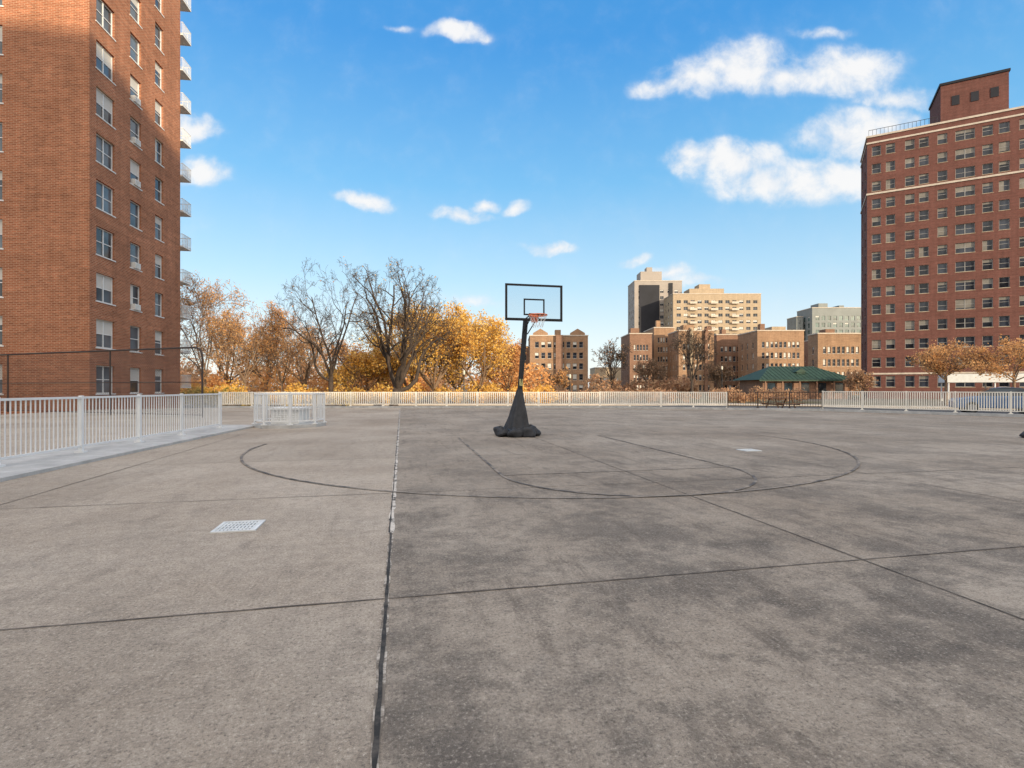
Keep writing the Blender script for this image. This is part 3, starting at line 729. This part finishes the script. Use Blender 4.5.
for i in range(5): put('window',me,T,(1.29+i*W/5,0,0))
g=MB(); g.box(-e,W+e,-e-.05,-e,hz-.32,hz-.12); g.obj('fascia',[M['tile']],T)

# ------------------------------------------------------------ trees
def rand_unit(r):
    z=r.uniform(-1,1); a=r.uniform(0,6.283); s=math.sqrt(1-z*z); return Vector((s*math.cos(a),s*math.sin(a),z))
def leaf_cloud(pts,size,r,g,idx,rndlist):
    for p in pts:
        n=rand_unit(r); a=n.orthogonal().normalized(); a=Quaternion(n,r.uniform(0,6.28))@a; b_=n.cross(a)
        s=size*r.uniform(.6,1.35); i=len(g.v)
        for q in (p-a*s,p+b_*s*.6,p+a*s,p-b_*s*.6): g.v.append((q.x,q.y,q.z))
        g.f.append((i,i+1,i+2,i+3)); g.m.append(idx); rndlist.append((len(g.f)-1,r.random()))
def set_rnd(o,lst):
    at=o.data.attributes.new('rnd','FLOAT','FACE'); arr=np.zeros(len(o.data.polygons),dtype=np.float32)
    for i,v_ in lst: arr[i]=v_
    at.data.foreach_set('value',arr)
def tree(x,y,H,spread,label,bark,leafm,nleaf,lsize=.12,seed=1,trunk_h=.22,lean=(0,0),nlimb=6,levels=4,r0=None,up=.35,name='tree',dens=1.0,minr=.012,group='autumn trees beyond the plaza',asym=0,el0=.55,el1=1.2,wob=.22,scat=.35,ll=.58,c0=.42,c1=.66,dome=0,limbk=.52):
    r=random.Random(seed); T=thing(name,label,'tree',(x,y,GZ),0,group)
    gt=MB(); gc=MB(); r0=r0 or H*.02; twigs=[]
    th=H*trunk_h
    tp=[Vector((0,0,-.1)),Vector((lean[0]*.2,lean[1]*.2,th*.5)),Vector((lean[0]*.5,lean[1]*.5,th))]
    gt.tube([tp[0],tp[0]+Vector((0,0,.3)),tp[1],tp[2]],[r0*1.5,r0*1.1,r0,r0*.9],10)
    def grow(p,d_,ln,rad,lev):
        nseg=8 if lev<2 else 4; pts=[p]; rd=[rad]; q=p.copy(); dd=d_.copy()
        for k in range(nseg):
            dd=(dd+rand_unit(r)*wob+Vector((0,0,up*.22 if lev<2 else up*.10))).normalized()
            q=q+dd*ln/nseg; pts.append(q.copy()); rd.append(max(minr,rad*(1-(k+1)/nseg*.66)))
        tgt=gt if lev<=1 else gc
        tgt.tube(pts,rd,7 if lev==0 else 5 if lev==1 else 3,0,caps=False)
        if lev>=levels: twigs.append(pts); return
        if lev>=levels-1: twigs.append(pts)
        nch=int((6 if lev==0 else 6 if lev==1 else 5)*dens+r.random())
        for c in range(nch):
            t=.25+.75*(c+r.random())/nch; t=min(t,.999); k=int(t*nseg); f_=t*nseg-k
            pp=pts[k].lerp(pts[k+1],f_); base=(pts[k+1]-pts[k]).normalized()
            perp=base.orthogonal().normalized(); perp=Quaternion(base,r.uniform(0,6.283))@perp
            a=r.uniform(.5,1.05); nd=(base*math.cos(a)+perp*math.sin(a)).normalized()
            grow(pp,nd,ln*r.uniform(c0,c1)*(1.15-t*.35),max(minr,rd[k]*.58),lev+1)
    for i in range(nlimb):
        a=2*math.pi*(i+r.uniform(-.3,.3))/nlimb; el=r.uniform(el0,el1) if i else 1.35
        hs=math.cos(el)*spread/(H*.5); d_=Vector((math.cos(a)*hs+asym*.3,math.sin(a)*hs,math.sin(el))); Ld=d_.length; d_.normalize()
        grow(tp[2]-Vector((0,0,th*.25*r.random())),d_,(H-th)*ll*min(1.3,max(.7,Ld)),r0*limbk,0)
    zz=sorted(v_[2] for v_ in gc.v); zm=zz[int(len(zz)*.985)]; kz=(H-th)/(zm-th)
    rr=sorted(math.hypot(v_[0],v_[1]) for v_ in gc.v); kx=spread/rr[int(len(rr)*.94)]
    kx=min(1.7,max(.6,kx))
    def fixp(x_,y_,z_):
        if z_<=th: return (x_,y_,z_)
        t=min(1,(z_-th)/(H*.12)); k2=1+(kx-1)*t
        zn=(z_-th)*kz
        X,Y=x_*k2,y_*k2
        if dome:
            hh=H-th; rr_=math.hypot(X,Y)/spread; zr=zn/hh
            q=math.sqrt(rr_*rr_+max(0,zr-.35)**2/.4225)
            if q>1: f_=1/q**dome; X*=f_; Y*=f_; zn=hh*(.35+(zr-.35)*f_) if zr>.35 else zn
        return (X,Y,th+zn)
    gt.v=[fixp(*v_) for v_ in gt.v]; gc.v=[fixp(*v_) for v_ in gc.v]
    lst=[]
    if nleaf:
        P=[]
        for _ in range(nleaf):
            tw=r.choice(twigs); k=r.randrange(len(tw)-1); p=tw[k].lerp(tw[k+1],r.random())
            P.append(Vector(fixp(p.x,p.y,p.z))+rand_unit(r)*r.uniform(0,scat))
        leaf_cloud(P,lsize,r,gc,1,lst)
    gt.obj('trunk',[bark],T,True)
    o=gc.obj('crown',[bark,leafm or bark],T); 
    if nleaf: set_rnd(o,lst)
    return T
LG=leaf_mat('golden_leaves',(.84,.53,.12),(.70,.38,.08),(.88,.66,.25),.3)
LO=leaf_mat('orange_leaves',(.78,.40,.15),(.62,.30,.12),(.84,.54,.24),.3)
LB=leaf_mat('russet_leaves',(.50,.29,.17),(.40,.22,.13),(.58,.39,.23))
LP=leaf_mat('bronze_orange_leaves',(.72,.40,.17),(.58,.30,.13),(.78,.50,.24))
LY=leaf_mat('yellow_green_leaves',(.50,.38,.10),(.40,.28,.07),(.62,.48,.14))
def tx(px,Y): return (px-512)/F*Y
def th_(ytop,Y): return CH+(HZ-ytop)/F*Y-GZ
def tr(px,ytop,Y,spread,*a,**k): return tree(tx(px,Y),Y,th_(ytop,Y),spread,*a,**k)
tr(331,257,52,5.8,'large nearly bare dark branched tree',M['bark'],LO,150,.08,seed=204,nlimb=6,levels=4,trunk_h=.2,minr=.011,dens=.78,up=.18,wob=.36,r0=.24,ll=.72,c0=.40,c1=.62,dome=.6,limbk=.6,el0=.35,el1=1.1)
tr(394,262,46,6.6,'large spreading bare tree with few golden leaves',M['bark'],LG,400,.08,seed=309,nlimb=8,levels=4,trunk_h=.14,minr=.011,r0=.34,lean=(.6,0),dens=.82,up=.15,el0=.25,el1=1.1,wob=.36,ll=.78,c0=.40,c1=.60,dome=.7,limbk=.6)
tr(434,305,56,6.5,'broad golden leaved autumn tree',M['bark2'],LG,12000,.12,seed=12,levels=3,trunk_h=.15,scat=.9,dome=.85)
tr(478,313,58,5.2,'broad golden leaved autumn tree',M['bark2'],LG,11000,.12,seed=13,levels=3,trunk_h=.15,scat=.9,dome=.85)
tr(458,318,64,6,'golden leaved tree in the row',M['bark2'],LG,7000,.14,seed=113,levels=3,trunk_h=.15,scat=.9,dome=.85)
tr(408,330,60,4.6,'golden orange tree behind the bare tree',M['bark2'],LG,6500,.13,seed=14,levels=3,trunk_h=.15,scat=.8)
tr(352,344,66,4.5,'golden orange tree behind the bare tree',M['bark2'],LO,4500,.13,seed=114,levels=3,trunk_h=.15,scat=.8)
tr(508,344,66,3.2,'small orange autumn tree',M['bark2'],LO,4500,.14,seed=15,levels=3,scat=.6)
tr(368,352,62,4,'low golden autumn tree',M['bark2'],LG,5000,.14,seed=16,levels=3,scat=.6)
tr(205,276,60,5.5,'tall thin tree with sparse orange leaves',M['bark2'],LO,5000,.085,seed=21,levels=4,dens=.74,minr=.012,r0=.14,scat=.7,dome=.7)
tr(245,296,58,5.5,'tall thin tree with sparse orange leaves',M['bark2'],LO,5000,.085,seed=22,levels=4,dens=.74,minr=.012,r0=.13,scat=.7,dome=.7)
tr(282,312,63,5.2,'tree with sparse orange leaves',M['bark2'],LO,4600,.085,seed=23,levels=4,dens=.74,minr=.012,r0=.12,scat=.7,dome=.7)
tr(228,314,75,6,'tree with sparse orange leaves',M['bark2'],LO,3200,.12,seed=24,levels=3,scat=.8)
tr(266,322,78,6,'tree with sparse orange leaves',M['bark2'],LO,3200,.12,seed=124,levels=3,scat=.8)
tr(305,330,75,5.5,'tree with sparse orange leaves',M['bark2'],LO,3200,.12,seed=25,levels=3,scat=.8)
tr(612,342,120,4.0,'bare brown tree before brick blocks',M['bark'],LB,300,.2,seed=31,levels=4,minr=.025,dens=.7)
tr(692,324,105,5,'bare brown tree before brick blocks',M['bark'],LB,120,.2,seed=32,levels=4,minr=.022,dens=.72,dome=.6,wob=.3)
tr(650,360,125,4,'bare brown tree before brick blocks',M['bark2'],LB,700,.2,seed=33,levels=3,minr=.03)
tr(720,364,110,3,'small russet tree near the pavilion',M['bark2'],LB,1200,.2,seed=34,levels=3,minr=.03)
tr(560,370,110,3,'small russet tree before brick block',M['bark2'],LO,1200,.2,seed=35,levels=3,minr=.03)
tr(860,371,75,2.0,'small russet tree beside the pavilion',M['bark2'],LB,1500,.14,seed=36,levels=3)
tr(946,345,50,3.5,'low spreading tree with bronze orange leaves',M['bark2'],LP,5200,.085,seed=41,levels=3,trunk_h=.5,up=.3,dens=.85,el0=.4,el1=.8,scat=.55,group='low bronze trees near the red tower')
tr(1014,341,46,3.6,'low spreading tree with bronze orange leaves',M['bark2'],LP,5200,.085,seed=42,levels=3,trunk_h=.5,up=.3,dens=.85,el0=.4,el1=.8,scat=.55,group='low bronze trees near the red tower')
def mass(name,label,x0,x1,y0,y1,h0,h1,n,size,mat,seed,nb=24):
    r=random.Random(seed); g=MB(); lst=[]; cl=[(r.uniform(x0,x1),r.uniform(y0,y1),r.uniform(h0,h1)) for _ in range(nb)]
    P=[]
    for _ in range(n):
        c=r.choice(cl); u_=rand_unit(r)*(.5+.5*r.random()); ww=c[2]*.55
        P.append(Vector((c[0]+u_.x*ww,c[1]+u_.y*ww,GZ+c[2]*.5+u_.z*c[2]*.5)))
    leaf_cloud(P,size,r,g,0,lst); o=g.obj(name,[mat]); set_rnd(o,lst); o['kind']='stuff'; o['label']=label; o['category']='trees'
mass('far_wood','distant mass of russet autumn trees',-95,-8,90,125,5,9,18000,.32,LB,51,40)
mass('far_wood','distant mass of orange autumn trees',-75,5,72,88,3,6,16000,.25,LO,52,44)
mass('far_wood','distant mass of brown autumn trees',15,120,112,132,2.5,5,12000,.34,LB,53,50)
mass('hedge','low golden autumn shrubs behind the railing',-34,4,52,60,1.2,2.6,12000,.13,LG,54,46)
mass('hedge','low russet shrubs behind the railing',4,36,54,74,1.0,2.0,9000,.13,LB,55,44)
mass('hedge','low yellow green shrubs near the railing',-40,-14,44,50,1,1.9,6000,.12,LY,56,22)

# ------------------------------------------------------------ cars
def car(x,y,rz,paint,label,group='cars parked beyond the railing'):
    T=thing('parked_car',label,'car',(x,y,GZ+.006),rz,group); T.scale=(1.05,1,1.16)
    pr=[(-2.2,.3),(-2.24,.62),(-2.12,.82),(-1.1,.98),(1.55,1.0),(2.1,.95),(2.2,.6),(2.16,.3)]
    g=MB(); n=len(pr)
    for yv,s_ in ((-.88,1),(.88,1)): g.v+=[(p[0],yv*(1.0 if p[1]<.9 else .95),p[1]) for p in pr]
    g.f.append(tuple(range(n))); g.m.append(0); g.f.append(tuple(range(n,2*n))[::-1]); g.m.append(0)
    for i in range(n): j=(i+1)%n; g.f.append((i,i+n,j+n,j)); g.m.append(0)
    g.obj('body',[paint],T,bevel=.07)
    cb_=[(-1.15,.97),(-.45,1.40),(.2,1.47),(.95,1.42),(1.7,.98)]
    g=MB(); k=len(cb_)
    for sgn in (-1,1): g.v+=[(p[0],sgn*(.82 if p[1]<1.1 else .62),p[1]) for p in cb_]
    g.f.append(tuple(range(k))); g.f.append(tuple(range(k,2*k))[::-1]); g.m+=[0,0]
    for i in range(k-1): g.f.append((i,i+k,i+1+k,i+1)); g.m.append(1 if i in (1,2) else 0)
    g.obj('cabin',[M['glass'],paint],T,bevel=.03)
    g=MB()
    g.tube([(0,-.1,0),(0,.1,0)],.33,20); g2=MB(); tyre=g.mesh('tyre',[M['rubber']]); g2.tube([(0,-.11,0),(0,.11,0)],.2,14); rim=g2.mesh('rim',[M['chrome']])
    for xx in (-1.38,1.36):
        for yv in (-.8,.8):
            wv=put('wheel',tyre,T,(xx,yv,.33)); put('rim',rim,wv)
    g=MB(); g.box(-2.24,-2.1,-.16,.16,.6,.74); me=g.mesh('headlight',[M['lamp']])
    for yv in (-.65,.65): put('headlight',me,T,(0,yv,0),bevel=.02)
blue=plain('blue_grey_car_paint',(.07,.15,.32),.25,metal=.2,var=.05); dark=plain('dark_car_paint',(.03,.03,.035),.25,var=.05)
car(31.2,33.4,ra,blue,'blue parked car behind cream railing')
car(37.5,32.0,ra,dark,'dark parked car behind cream railing')

def lamp(px,ytop,Y):
    h=th_(ytop,Y); T=thing('street_lamp','slim dark street lamp with small lantern head','street lamp',(tx(px,Y),Y,GZ),0,'street lamps beyond the plaza')
    g=MB(); g.tube([(0,0,0),(0,0,.5),(0,0,h-.5)],[.12,.07,.05],8); g.obj('post',[M['black']],T)
    g=MB(); g.tube([(0,0,h-.5),(0,0,h-.45),(0,0,h-.1),(0,0,h)],[.06,.12,.13,.03],8); g.obj('lantern',[M['lamp']],T)
lamp(464,370,54); lamp(722,366,70); lamp(570,374,60)
T=thing('picnic_table','brown wooden picnic table behind dark railing','table',(15.8,30.6,GZ),.3)
wd=plain('brown_wood',(.2,.1,.05),.7,var=.3,scale=4)
g=MB()
for i in range(5): g.box(-.9,.9,-.36+i*.15,-.23+i*.15,.74+.3,.78+.3)
g.obj('table_top',[wd],T)
g=MB(); g.box(-.9,.9,-.85,-.6,.73,.77); g.obj('bench',[wd],T); g=MB(); g.box(-.9,.9,.6,.85,.73,.77); g.obj('bench',[wd],T)
g=MB()
for x in (-.6,.6):
    g.tube([(x,-.7,0),(x,-.2,1.04)],.045,4); g.tube([(x,.7,0),(x,.2,1.04)],.045,4); g.box(x-.03,x+.03,-.8,.8,.66,.73)
g.obj('leg_frame',[wd],T)
